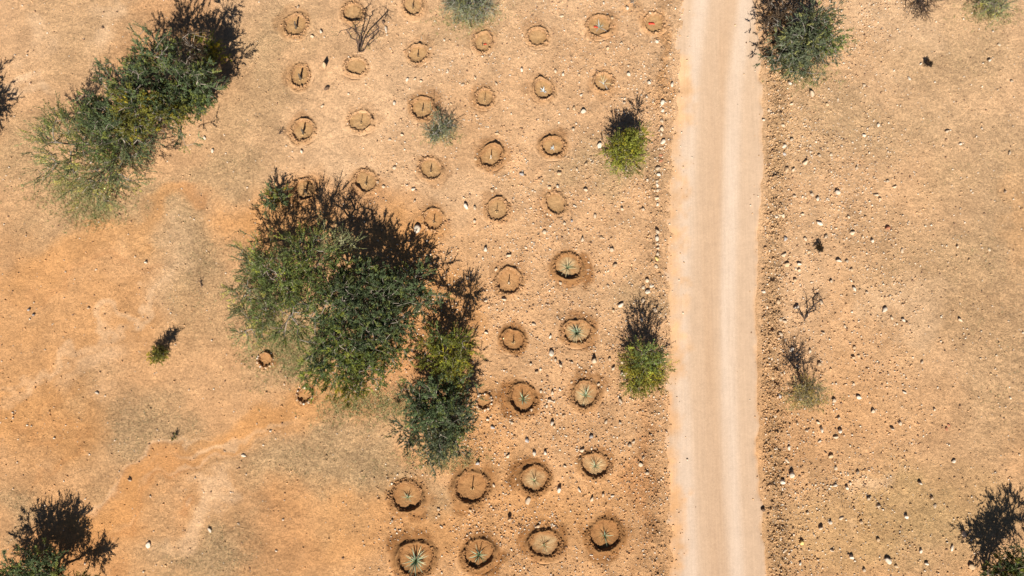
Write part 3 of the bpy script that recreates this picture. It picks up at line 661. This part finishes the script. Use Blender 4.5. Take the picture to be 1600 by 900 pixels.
plant('small_bush', 'small dark bush at top left of the middle clump', 'shrub', (430, 316), [(428,312,.5,.45,TEAL),(432,305,.4,.3,OLIVE)], 37, 200)
# shrubs by the road
plant('yellow_shrub', 'bright yellow green shrub left of the road, upper', 'shrub', (985, 236), [(976,236,.8,.50,LIME),(988,222,.9,.36,LIME*.9),(968,226,1.0,.34,LIME*.8),(1002,208,1.5,.2,LIME*.8,.8),(984,248,.4,.42,LIME),(997,222,.8,.28,LIME*.85,.8)], 41, 290, 3, 26, grow=1.1, twl=(.22, .5), up=.75, outw=.6, group='yellow green shrubs by the road')
plant('yellow_shrub', 'darker yellow green shrub left of the road, lower', 'shrub', (1010, 564), [(1008,572,.7,.5,OLIVE*1.1),(1013,558,1.2,.4,GREEN*1.3),(1025,572,.8,.3,LIME*.8),(1003,592,.3,.42,LIME*.85),(1011,552,1.7,.26,GREEN*1.2,.8),(994,566,.9,.3,OLIVE),(1022,592,.35,.32,LIME*.7)], 42, 270, 3, 24, grow=1.15, twl=(.22, .55), up=.8, outw=.7, group='yellow green shrubs by the road')
plant('grey_shrub', 'large rounded grey green shrub right of the road at top', 'shrub', (1240, 82), [(1255,55,1.5,.95,GREYG*.8),(1275,82,1.0,.85,GREYG*.75),(1238,78,1.0,.85,GREYG*.7),(1290,48,1.4,.65,GREEN*1.1),(1215,40,1.1,.6,BROWN*1.4,.6),(1245,102,.5,.65,GREYG*.8),(1275,30,1.7,.6,GREYG*.7),(1225,15,1.2,.6,BROWN*1.2,.5),(1290,75,.8,.5,GREYG*.8)], 51, 220, 3, 24, bark=GREYBARK * .7)
plant('twiggy_shrub', 'dark twiggy shrub at the top edge right of road', 'shrub', (1443, 12), [(1442,8,.6,.5,BROWN),(1452,-2,.6,.5,BROWN*1.3)], 52, 240, 4, 3, bark=DKBARK)
plant('pale_shrub', 'pale green shrub at the top right edge', 'shrub', (1540, 6), [(1550,2,.5,.65,PALEG),(1535,-5,.6,.6,PALEG*.9),(1565,10,.4,.4,GREYG)], 53, 200, 3, 6)
plant('mesquite_tree', 'dark green shrubby tree in the bottom right corner', 'tree', (1538, 893), [(1567,890,1.1,.55,OLIVE*.6),(1597,890,1.4,.65,GREEN*.8),(1577,922,1.3,.8,GREEN*.8),(1625,888,1.5,.85,TEAL)], 54, 190)
plant('mesquite_tree', 'blue green tree with long shadow in the bottom left corner', 'tree', (90, 895), [(52,887,1.3,.72,TEAL*1.5),(84,897,1.2,.62,TEAL*1.3),(20,892,1.3,.7,TEAL*1.3),(60,925,1.5,.95,TEAL),(112,918,1.1,.7,OLIVE*.6),(10,928,1.5,.9,TEAL)], 55, 190)
# small ones
plant('small_bush', 'tiny yellow green bush alone on the left plain', 'shrub', (249, 554), [(244,558,.3,.24,OLIVE*1.1),(251,551,.6,.18,OLIVE*.8,1.),(255,552,.8,.12,OLIVE*.7,1.)], 61, 700, 4, 14, twl=(.12, .3))
plant('pale_shrub', 'sparse yellowish broom-like shrub right of the road', 'shrub', (1257, 612), [(1248,620,.4,.38,DRY*1.1,.6),(1268,622,.4,.42,DRY*1.2,.6),(1260,606,1.3,.36,DRY*.8,.9),(1248,604,1.0,.34,DRY*.7,.8),(1272,606,1.0,.32,DRY*.8,.8)], 62, 300, 4, 7, twl=(.25, .5), up=.9)
plant('small_bush', 'small almost black tuft right of the road, mid height', 'shrub', (1280, 388), [(1280,387,.16,.13,BROWN*.6)], 63, 2200, 4, 6, twl=(.05, .12), bark=DKBARK*.5)
plant('small_bush', 'small blackish tuft on the upper right plain', 'shrub', (1450, 101), [(1450,100,.16,.10,BROWN*.55)], 64, 2600, 4, 6, twl=(.05, .12), bark=DKBARK*.5)
plant('small_bush', 'small brown tuft on the lower left plain', 'shrub', (271, 685), [(271,684,.1,.16,OLIVE*.7,.5)], 65, 700, 3, 4, twl=(.06, .14))
plant('grey_shrub', 'low wispy grey green shrub touching a basin', 'shrub', (688, 204), [(684,202,.35,.42,GREYG*.9),(702,195,.35,.32,GREYG*.8),(690,212,.2,.35,SILVER,.7),(676,208,.25,.35,GREYG,.6)], 66, 260, 4, 5, twl=(.15, .4), bark=GREYBARK)
plant('pale_shrub', 'pale grey green feathery shrub at top edge', 'shrub', (735, 0), [(740,-4,.8,.8,GREYG),(718,4,.5,.6,SILVER*.8),(755,6,.5,.5,SILVER*.8),(732,14,.3,.5,SILVER*.9,.8)], 67, 260, 4, 6, twl=(.2, .45), bark=GREYBARK)
plant('leafless_shrub', 'thin nearly leafless shrub beside a top row basin', 'shrub', (562, 80), [(543,48,.8,.5,PALEG*.8,.5),(580,66,.6,.4,OLIVE*.8,.5),(562,50,1.3,.45,BROWN,.5),(556,38,1.5,.4,BROWN,.4),(590,45,1.4,.4,BROWN,.3)], 68, 90, 2, 2, twl=(.15, .35), bark=DKBARK, tipr=.008)
plant('dead_twig', 'dead branching twig right of the road', 'twig', (1256, 500), [(1270,480,.35,.3,BROWN,.5),(1280,470,.3,.3,BROWN,.4),(1247,488,.25,.2,BROWN,.4)], 69, 60, 2, 0, twl=(.12, .3), bark=DKBARK*.8, tipr=.009)
plant('small_bush', 'dry brown tuft at the top edge left of road', 'shrub', (988, 3), [(988,2,.15,.3,BROWN*2.2,.5)], 70, 260, 4, 3, twl=(.1, .25), bark=BARK)
plant('dead_twig', 'small dead twig left of a basin in upper left rows', 'twig', (440, 207), [(438,205,.12,.2,BROWN,.3)], 71, 150, 2, 0, twl=(.1, .22), bark=DKBARK, tipr=.007)
plant('dead_twig', 'small dark dead twig above right of bottom left tree', 'twig', (313, 441), [(313,441,.08,.14,BROWN,.3)], 72, 150, 2, 0, twl=(.06, .16), bark=DKBARK, tipr=.006)
bpy.data.objects['dead_twig.002']['label'] = 'tiny dark twig alone on the plain left of middle clump'

# ------------------------------------------------------------------ stones one can pick out
def stone_mesh(seed, kind):
    rng = np.random.default_rng(seed); v = SV.copy()
    for k in range(11):                      # chip flat faces
        d = rng.normal(size=3); d /= np.linalg.norm(d); o = .45 + .35 * rng.random(); h = v @ d; v = v - np.where(h > o, h - o, 0)[:, None] * d
    v *= 1 + (rng.random((len(v), 1)) - .5) * .12
    v *= np.array([1, .7 + .3 * rng.random(), .62 + .3 * rng.random()]); me = npmesh('stone', v, SF); me.materials.append(MS[kind]); return me
SM = {k: [stone_mesh(1000 + 10 * j + q, k) for q in range(5)] for j, k in enumerate(MS)}
srng = np.random.default_rng(77)
def stone(px, py, dia, kind, label, group=None, el=1.0, hs=1.0, rot=None, z=None):
    p = at(px, py); r = dia * 0.025 * 0.5
    o = bpy.data.objects.new('stone', SM[kind][int(srng.integers(5))]); COL.objects.link(o)
    o.rotation_euler = ((srng.random() - .5) * .4, (srng.random() - .5) * .4, srng.random() * 6.28 if rot is None else rot)
    o.scale = (r * el, r, r * hs * (.8 + .4 * srng.random())); zz = float(groundz_smooth(p[0], p[1])[0]) if z is None else z
    o.location = (p[0], p[1], zz + r * .5 * hs); tag(o, label, 'stone', group); return o
for a in [
 (653,358,15,'white','large white stone touching a basin above the middle clump',1.1,.9),(508,105,14,'tan','tall brown rock with long shadow in upper left rows',.8,2.2),
 (511,139,9,'dark','dark rounded stone below the tall brown rock',1.2,1.),(928,563,12,'pale','round pale stone below the bushy agave',1.,1.4),
 (1236,741,11,'white','upper stone of the cream pair by the right road berm',1.,1.5),(1221,752,11,'white','lower stone of the cream pair by right road berm',1.,1.5),
 (1382,484,9,'white','oblong white stone standing on the right plain',1.5,1.),(1308,301,10,'white','white stone on the upper right plain',1.,1.1),
 (1368,305,8,'pale','oblong tan stone right of the upper white stone',1.6,.9),(1312,673,9,'white','bright white stone below the broom-like shrub',1.,1.4),
 (1243,480,9,'white','white stone touching the dead branching twig',1.1,1.1),(1252,847,10,'yellow','cream stone near the road at lower right',1.1,1.1),
 (1387,875,11,'white','white stone of the bottom cluster right of road',1.2,1.),(1505,834,10,'pale','pale stone by the bottom right tree',1.2,1.2),
 (1437,755,7,'white','white stone halfway to the bottom right tree',1.,1.4),(936,228,10,'white','angular white stone left of upper road shrub',1.3,.9),
 (232,851,9,'white','jagged white stone by the bottom left tree shadow',1.5,.7),(328,828,9,'white','flat white stone in lower left',1.,.5),(381,712,8,'white','small white stone on bare soil at lower left',1.,.6),
 (203,749,7,'pale','pale stone with dark shadow on left diagonal strip',1.2,1.),(229,410,6,'white','white stone with pointed shadow on left plain',1.,1.5),(152,614,7,'white','white stone on left plain below tiny bush',1.,.6),
 (46,484,6,'grey','upper grey stone of a pair at far left',1.,1.),(53,492,6,'grey','lower grey stone of a pair at far left',1.,1.1),(139,481,6,'tan','round tan stone alone at far left',1.,.9),
 (759,390,9,'white','white stone between basins right of middle clump',1.,1.2),(825,781,11,'pale','pale slab beside thin agave basin',1.5,.7),(796,810,9,'tan','tan stone with tall shadow in bottom rows',.8,1.8),
 (862,661,8,'white','white angular stone between slim agaves',1.1,1.1),(603,47,8,'white','white flat stone at top beside leafless shrub',1.5,.8),(600,35,7,'dark','dark stone at top beside leafless shrub',1.3,.9),
 (980,14,7,'white','tall white stone near top edge left of road',.8,1.6),(1267,146,10,'pale','pale rock below the large rounded shrub',1.3,1.3),(1233,131,9,'white','white rock under the large rounded shrub',.9,1.2),
 (1386,356,10,'red','reddish stone on right plain',1.2,.8),(1490,721,8,'white','white stone at far right edge',1.1,.8),(1192,795,8,'dark','dark stone on the right edge of road',1.,1.2),
 (1026,405,9,'yellow','ochre yellow stone at the end of roadside stone row',1.,1.),(1032,243,7,'red','upper red stone in roadside stone row',1.3,.8),(1032,252,7,'red','lower red stone in roadside stone row',1.3,.8),
 (970,477,9,'white','striped looking pale stone left of lower road shrub',1.3,.8),(161,43,5,'dark','dark stone at top left beside the big tree',1.2,.8),(320,216,6,'white','white pebble stone right of top left tree, upper',1.1,.6),(332,236,7,'white','white pebble stone right of top left tree, lower',1.1,.6),
 (1482,664,6,'red','upper brown lump of a pair on right plain',1.2,.6),(1479,670,6,'red','lower brown lump of a pair on right plain',1.1,.6),(455,150 - 1000,1,'pale','x',1,1)]:
    if a[1] < 0: continue
    stone(a[0], a[1], a[2] * 1.05, a[3], a[4], 'stones picked out by look', a[5], a[6])
ROW = [(1034,161,8),(1035,173,7),(1034,190,7),(1034,203,8),(1033,211,6),(1035,222,8),(1032,232,6),(1028,263,8),(1029,273,7),(1027,283,6),(1026,290,6),(1027,298,6),(1026,310,7),(1027,320,6),(1026,362,9),(1026,373,7),(1027,381,5),(1027,388,6),(1027,396,7),(1025,417,7),(1018,447,7),(1005,448,7),(1012,456,8),(1005,470,8),(1022,484,8),(1002,500,6),(1010,152,5),(1014,130,6),(1050,133,7),(1026,66,6)]
ROW.sort(key=lambda r: r[1])
def nth(k): return '%d%s' % (k, 'th' if 10 < k % 100 < 14 else {1: 'st', 2: 'nd', 3: 'rd'}.get(k % 10, 'th'))
for k, (x, y, d) in enumerate(ROW): stone(x, y, d * 1.35, 'pale' if srng.random() < .55 else 'white', '%s pale stone from the top of the row along the left road edge' % nth(k + 1), 'stones in the roadside row')
def where_from(x, y, refs, limit):
    k = min(range(len(refs)), key=lambda j: math.hypot(refs[j][0] - x, refs[j][1] - y)); dx = x - refs[k][0]; dy = y - refs[k][1]; r = math.hypot(dx, dy); a = math.degrees(math.atan2(-dy, dx)) % 360
    w = ['right', 'above right', 'above', 'above left', 'left', 'below left', 'below', 'below right'][int((a + 22.5) // 45) % 8]
    return k, w, r
def loose(text, refs, probs, group, near):
    items = []
    for t in text.replace('\n', '').split(','):
        x, y, d = [float(v) for v in t.split()]; kind = ['pale', 'white', 'pale', 'tan', 'grey'][int(srng.choice(5, p=probs))]
        k, w, r = where_from(x, y, refs, near); link_ = w if w in ('above', 'below') else w + ' of'
        o = stone(x, y, d * 1.1, kind, 'x', group, 1 + srng.random() * .4, .8 + .5 * srng.random())
        items.append((o, '%s stone %s%s %s' % (kind, 'close ' if r < near else '', link_, refs[k][2]), r))
    by = {}
    for it in items: by.setdefault(it[1], []).append(it)
    for lab, its in by.items():
        its.sort(key=lambda q: q[2])
        for q, it in enumerate(its):
            it[0]['label'] = lab if len(its) == 1 else (('nearer ' if q == 0 else 'farther ') + lab if len(its) == 2 else lab)
REF_B = [(b[0], b[1], ('basin ' + WHERE[i]) if i not in (8, 39, 40) else 'the stone edged basin by trees') for i, b in enumerate(BAS)]
REF_R = [(1262,490,'the dead branching twig'),(1257,612,'the broom-like shrub'),(1280,387,'the black tuft beside the road'),(1250,70,'the large rounded shrub'),(1450,100,'the blackish tuft on upper right plain'),(1382,484,'the oblong white stone'),
 (1308,301,'the white stone on upper right plain'),(1228,746,'the cream stone pair by the berm'),(1560,880,'the bottom right tree'),(1480,667,'the brown lump pair on right plain'),(1252,847,'the lone cream stone near the road'),(1386,356,'the reddish stone on right plain'),
 (1312,673,'the bright white stone below broom-like shrub'),(1437,755,'the white stone nearest bottom right tree'),(1387,875,'the white cluster at bottom right'),(1267,146,'the rock below the large rounded shrub')]
MID = """950 447 6,958 486 6,787 468 8,785 485 4,835 507 7,860 526 6,840 529 4,829 569 6,839 581 7,861 552 10,875 570 8,868 563 6,953 561 7,958 575 8,971 584 6,974 566 9,893 566 5,845 612 6,863 613 7,859 625 7,854 634 6,875 609 5,970 627 8,947 658 7,969 661 6,823 688 8,924 682 7,984 695 8,794 712 7,835 708 8,852 707 7,746 723 7,883 728 6,987 602 7,893 597 5,910 703 8,907 717 7,1000 726 8,1010 739 8,972 327 7,1005 328 7,893 345 6,882 350 6,930 338 8,850 363 8,955 391 8,961 415 8,1010 439 8,648 315 6,728 323 8,742 325 7,741 346 6,795 399 8,775 421 6,730 435 7,875 442 7,956 29 6,1015 21 6,971 68 6,950 76 6,893 97 5,982 117 7,908 149 6,943 6 5,897 171 7,911 175 9,975 161 6,895 203 6,985 233 6,915 257 7,901 265 5,925 255 6,915 297 7,705 163 5,777 209 6,743 249 6,815 272 7,873 271 8,769 298 7,859 294 6,871 292 6,939 372 7,910 374 7,466 12 6,502 50 6,488 57 6,640 81 5,672 77 6,636 125 6,648 124 5,658 127 5,616 162 7,609 218 6,629 211 6,472 237 6,504 166 6,616 263 7,599 292 6,646 296 7,590 285 6,700 112 6,742 122 6,723 133 6,868 112 7,880 117 6,878 26 6,816 55 5,694 63 5,905 118 6,815 110 6,775 131 6,760 780 5,735 797 6,613 814 6,686 806 5,685 796 5,772 758 6,873 765 8,925 779 7,942 774 6,957 775 5,905 765 6,841 822 6,990 690 6,1005 715 6,866 667 6,705 545 6,758 470 6,760 520 6,762 655 6,770 668 6,800 660 6,830 640 6,880 650 6,935 600 6"""
loose(MID, REF_B, [.42, .26, .12, .14, .06], 'loose stones among the basins', 34)
RIGHT = """1350 134 7,1213 169 8,1200 173 6,1218 184 7,1222 197 9,1236 219 7,1224 229 8,1292 164 6,1236 163 6,1349 212 7,1280 243 7,1298 242 7,1372 196 6,1224 241 6,1193 188 5,1420 123 6,1228 265 9,1239 265 8,1258 254 9,1338 262 7,1268 304 8,1277 311 8,1241 307 7,1211 338 8,1223 338 8,1217 336 6,1253 335 6,1325 339 6,1280 349 8,1227 373 9,1258 374 7,1332 364 9,1375 311 6,1263 393 7,1347 370 6,1362 377 6,1225 398 8,1409 391 7,1398 292 6,1386 283 6,1290 370 7,1229 414 9,1248 413 6,1248 422 7,1310 408 8,1323 408 7,1330 422 6,1242 437 8,1207 449 6,1334 452 8,1354 457 6,1298 440 6,1215 471 9,1283 473 8,1411 500 7,1393 497 6,1192 456 7,1218 499 7,1225 502 7,1219 522 9,1236 546 8,1265 548 7,1334 543 6,1279 569 8,1333 558 6,1341 556 6,1333 600 6,1303 626 8,1341 621 8,1364 643 8,1218 618 8,1310 653 7,1305 683 7,1283 671 8,1260 673 6,1278 660 6,1406 661 9,1393 670 7,1245 661 6,1280 689 6,1413 613 6,1229 719 7,1299 713 7,1306 731 7,1340 738 7,1328 755 7,1323 762 7,1304 758 6,1357 779 8,1373 790 7,1261 801 7,1315 809 7,1297 816 6,1282 824 8,1345 816 7,1415 807 7,1207 812 6,1372 843 7,1221 764 6,1455 778 7,1460 791 7,1487 856 7,1438 861 6,1518 886 10,1447 880 6,1400 885 6,1438 100 4,1560 70 7,1545 95 6,1580 127 6,1480 205 7,1500 225 6,1577 240 6,1545 390 6,1495 385 6,1500 500 7,1570 300 6,1210 650 7,1212 700 7,1207 590 6,1205 560 6,1232 700 6,1330 870 7,1300 860 6,1350 890 7,1250 880 6,1225 860 7,1460 640 6,1440 565 6,1285 520 6,1320 510 6"""
loose(RIGHT, REF_R, [.44, .26, .12, .14, .04], 'loose stones right of the road', 30)

# ------------------------------------------------------------------ gravel, clods, dry grass: too many to count
grng = np.random.default_rng(3)
def scatter(n, dens):
    px = grng.random(n) * 1680 - 40; py = grng.random(n) * 980 - 40
    x, y = atxy(px, py); keep = grng.random(n) < dens(px, py, x, y); return px[keep], py[keep], x[keep], y[keep]
def outside(x, y, k=1.15):
    m = np.ones(len(x), bool)
    for (bx, by), r in zip(B_XY, B_R): m &= np.hypot(x - bx, y - by) > k * r
    return m
def dens_gravel(px, py, x, y):
    xl = pline(RL, y); xr = pline(RR, y); cl = sstep(.44, .66, fbm(x, y, 1.5, 2, 4, .6))
    left = sstep(470, 760, px) * (x < xl - .1) * (0.22 + .9 * cl) * (0.5 + .6 * sstep(100, 600, py))
    left = left + np.exp(-((px - 960) / 110) ** 2) * (x < xl) * .35
    rgt = (x > xr + .05) * (0.12 + (.25 + .75 * cl) * (1 - sstep(1330, 1480, px)) + .3 * (1 - sstep(1230, 1330, px)))
    far_left = (px < 480) * .06
    onroad = (x > xl - .1) & (x < xr + .05); left = left + onroad * (.0 + .12 * np.exp(-np.minimum(x - xl, xr - x) / .25))
    return np.clip(left + rgt + far_left, 0, 1) * outside(x, y)
px, py, x, y = scatter(150000, dens_gravel); n = len(x)
sz = 0.014 + 0.034 * grng.random(n) ** 3.2; z = groundz(x, y)[0] + sz * .35; xl_ = pline(RL, y); xr_ = pline(RR, y); z = np.where((x > xl_ + .1) & (x < xr_ - .1), .012 + sz * .2, z)
scg, _ = soil(x, y); pal = np.where((grng.random(n) < .40)[:, None], np.array([.60, .49, .37]), scg * (0.75 + .5 * grng.random((n, 1)))); pal = np.where((grng.random(n) < .15)[:, None], np.array([.22, .13, .08]), pal)
V, F, C = chips(np.stack([x, y, z + .004], 1), sz, grng, pal * (0.8 + .35 * grng.random((n, 1))))
tag(link('gravel', npmesh('gravel', V, F, C), M_PEB), 'small pale gravel strewn over the bare ground beside the road', 'gravel', None, 'stuff')
n = 9000; y = -12 + grng.random(n) * 26; rt = np.arange(n) < 6500; xr_ = pline(RR, y); xl_ = pline(RL, y)
x = np.where(rt, xr_ + .05 + np.abs(.42 + grng.normal(size=n) * .30), xl_ - .72 + grng.normal(size=n) * .22)
cl_ = fbm(x, y, 1.1, 4, 3); kp = outside(x, y) & (np.where(rt, 1.15, .62) * cl_ > grng.random(n) * .75); x, y = x[kp], y[kp]; n = len(x)
sz = 0.014 + 0.045 * grng.random(n) ** 2.5; br_, bl_, _, _ = zone(x, y); zz, _ = groundz(x, y)
scg, _ = soil(x, y)
V, F, C = chips(np.stack([x, y, zz + sz * .3], 1), sz, grng, (scg * .6 + np.array([.43, .265, .125]) * .4) * (0.6 + .5 * grng.random((n, 1))), 1.0)
tag(link('soil_clods', npmesh('soil_clods', V, F, C), M_PEB), 'crumbly soil clods heaped along both edges of the road', 'clods', None, 'stuff')
def blades(x, y, z, h, w, col, rng, per=4, spread=.6):
    n = len(x) * per; i = np.repeat(np.arange(len(x)), per); a = rng.random(n) * 6.283
    o = np.stack([x[i] + (rng.random(n) - .5) * .04, y[i] + (rng.random(n) - .5) * .04, z[i]], 1); hh = h[i] * (.6 + .8 * rng.random(n)); s = spread * (.3 + rng.random(n))
    tip = o + np.stack([np.cos(a) * s * hh, np.sin(a) * s * hh, hh], 1); sd_ = np.stack([-np.sin(a), np.cos(a), np.zeros(n)], 1) * w
    V = np.stack([o - sd_, o + sd_, tip], 1).reshape(-1, 3); F = np.arange(3 * n).reshape(-1, 3)
    C = np.repeat(np.concatenate([col[i] * (.7 + .6 * rng.random((n, 1))), np.ones((n, 1))], 1), 3, 0); return V, F, C
def dens_grass(px, py, x, y):
    _, r = soil(x, y); xl = pline(RL, y); xr = pline(RR, y); off = (x < xl - .3) | (x > xr + .9)
    return sstep(.45, .85, r) * off * outside(x, y, 1.6) * (0.15 + 1.1 * sstep(.4, .65, fbm(x, y, .7, 3, 3)))
px, py, x, y = scatter(160000, dens_grass); n = len(x)
V, F, C = blades(x, y, groundz_smooth(x, y) - .01, np.full(n, .05), .007, np.tile(np.array([.40, .31, .16]), (n, 1)), grng, 3, 1.0)
tag(link('dry_grass', npmesh('dry_grass', V, F, C), M_GRASS), 'short straw coloured dry grass stubble on the plain', 'dry grass', None, 'stuff')
# greener grass below the trees
GP = [(430,535,55,45),(480,560,45,40),(560,630,60,28),(690,715,55,22),(120,300,60,30),(1255,118,45,18),(980,262,28,14),(1010,600,25,12),(735,28,50,22),(690,212,30,14),(1260,628,35,14),(620,640,40,22),(150,330,50,25),(1548,20,40,20)]
gx, gy = [], []
for (cx, cy, rx, ry_) in GP:
    k = int(rx * ry_ * 0.5); gx.append(cx + grng.normal(size=k) * rx * .55); gy.append(cy + grng.normal(size=k) * ry_ * .55)
x, y = atxy(np.concatenate(gx), np.concatenate(gy)); kp = outside(x, y); x, y = x[kp], y[kp]; n = len(x)
V, F, C = blades(x, y, groundz_smooth(x, y) - .01, np.full(n, .10), .007, np.where((grng.random(n) < .5)[:, None], np.array([.20, .20, .07]), np.array([.33, .28, .13])), grng, 4, 1.1)
tag(link('green_grass', npmesh('green_grass', V, F, C), M_GRASS), 'thin yellowish green grass growing under trees and shrubs', 'grass', None, 'stuff')
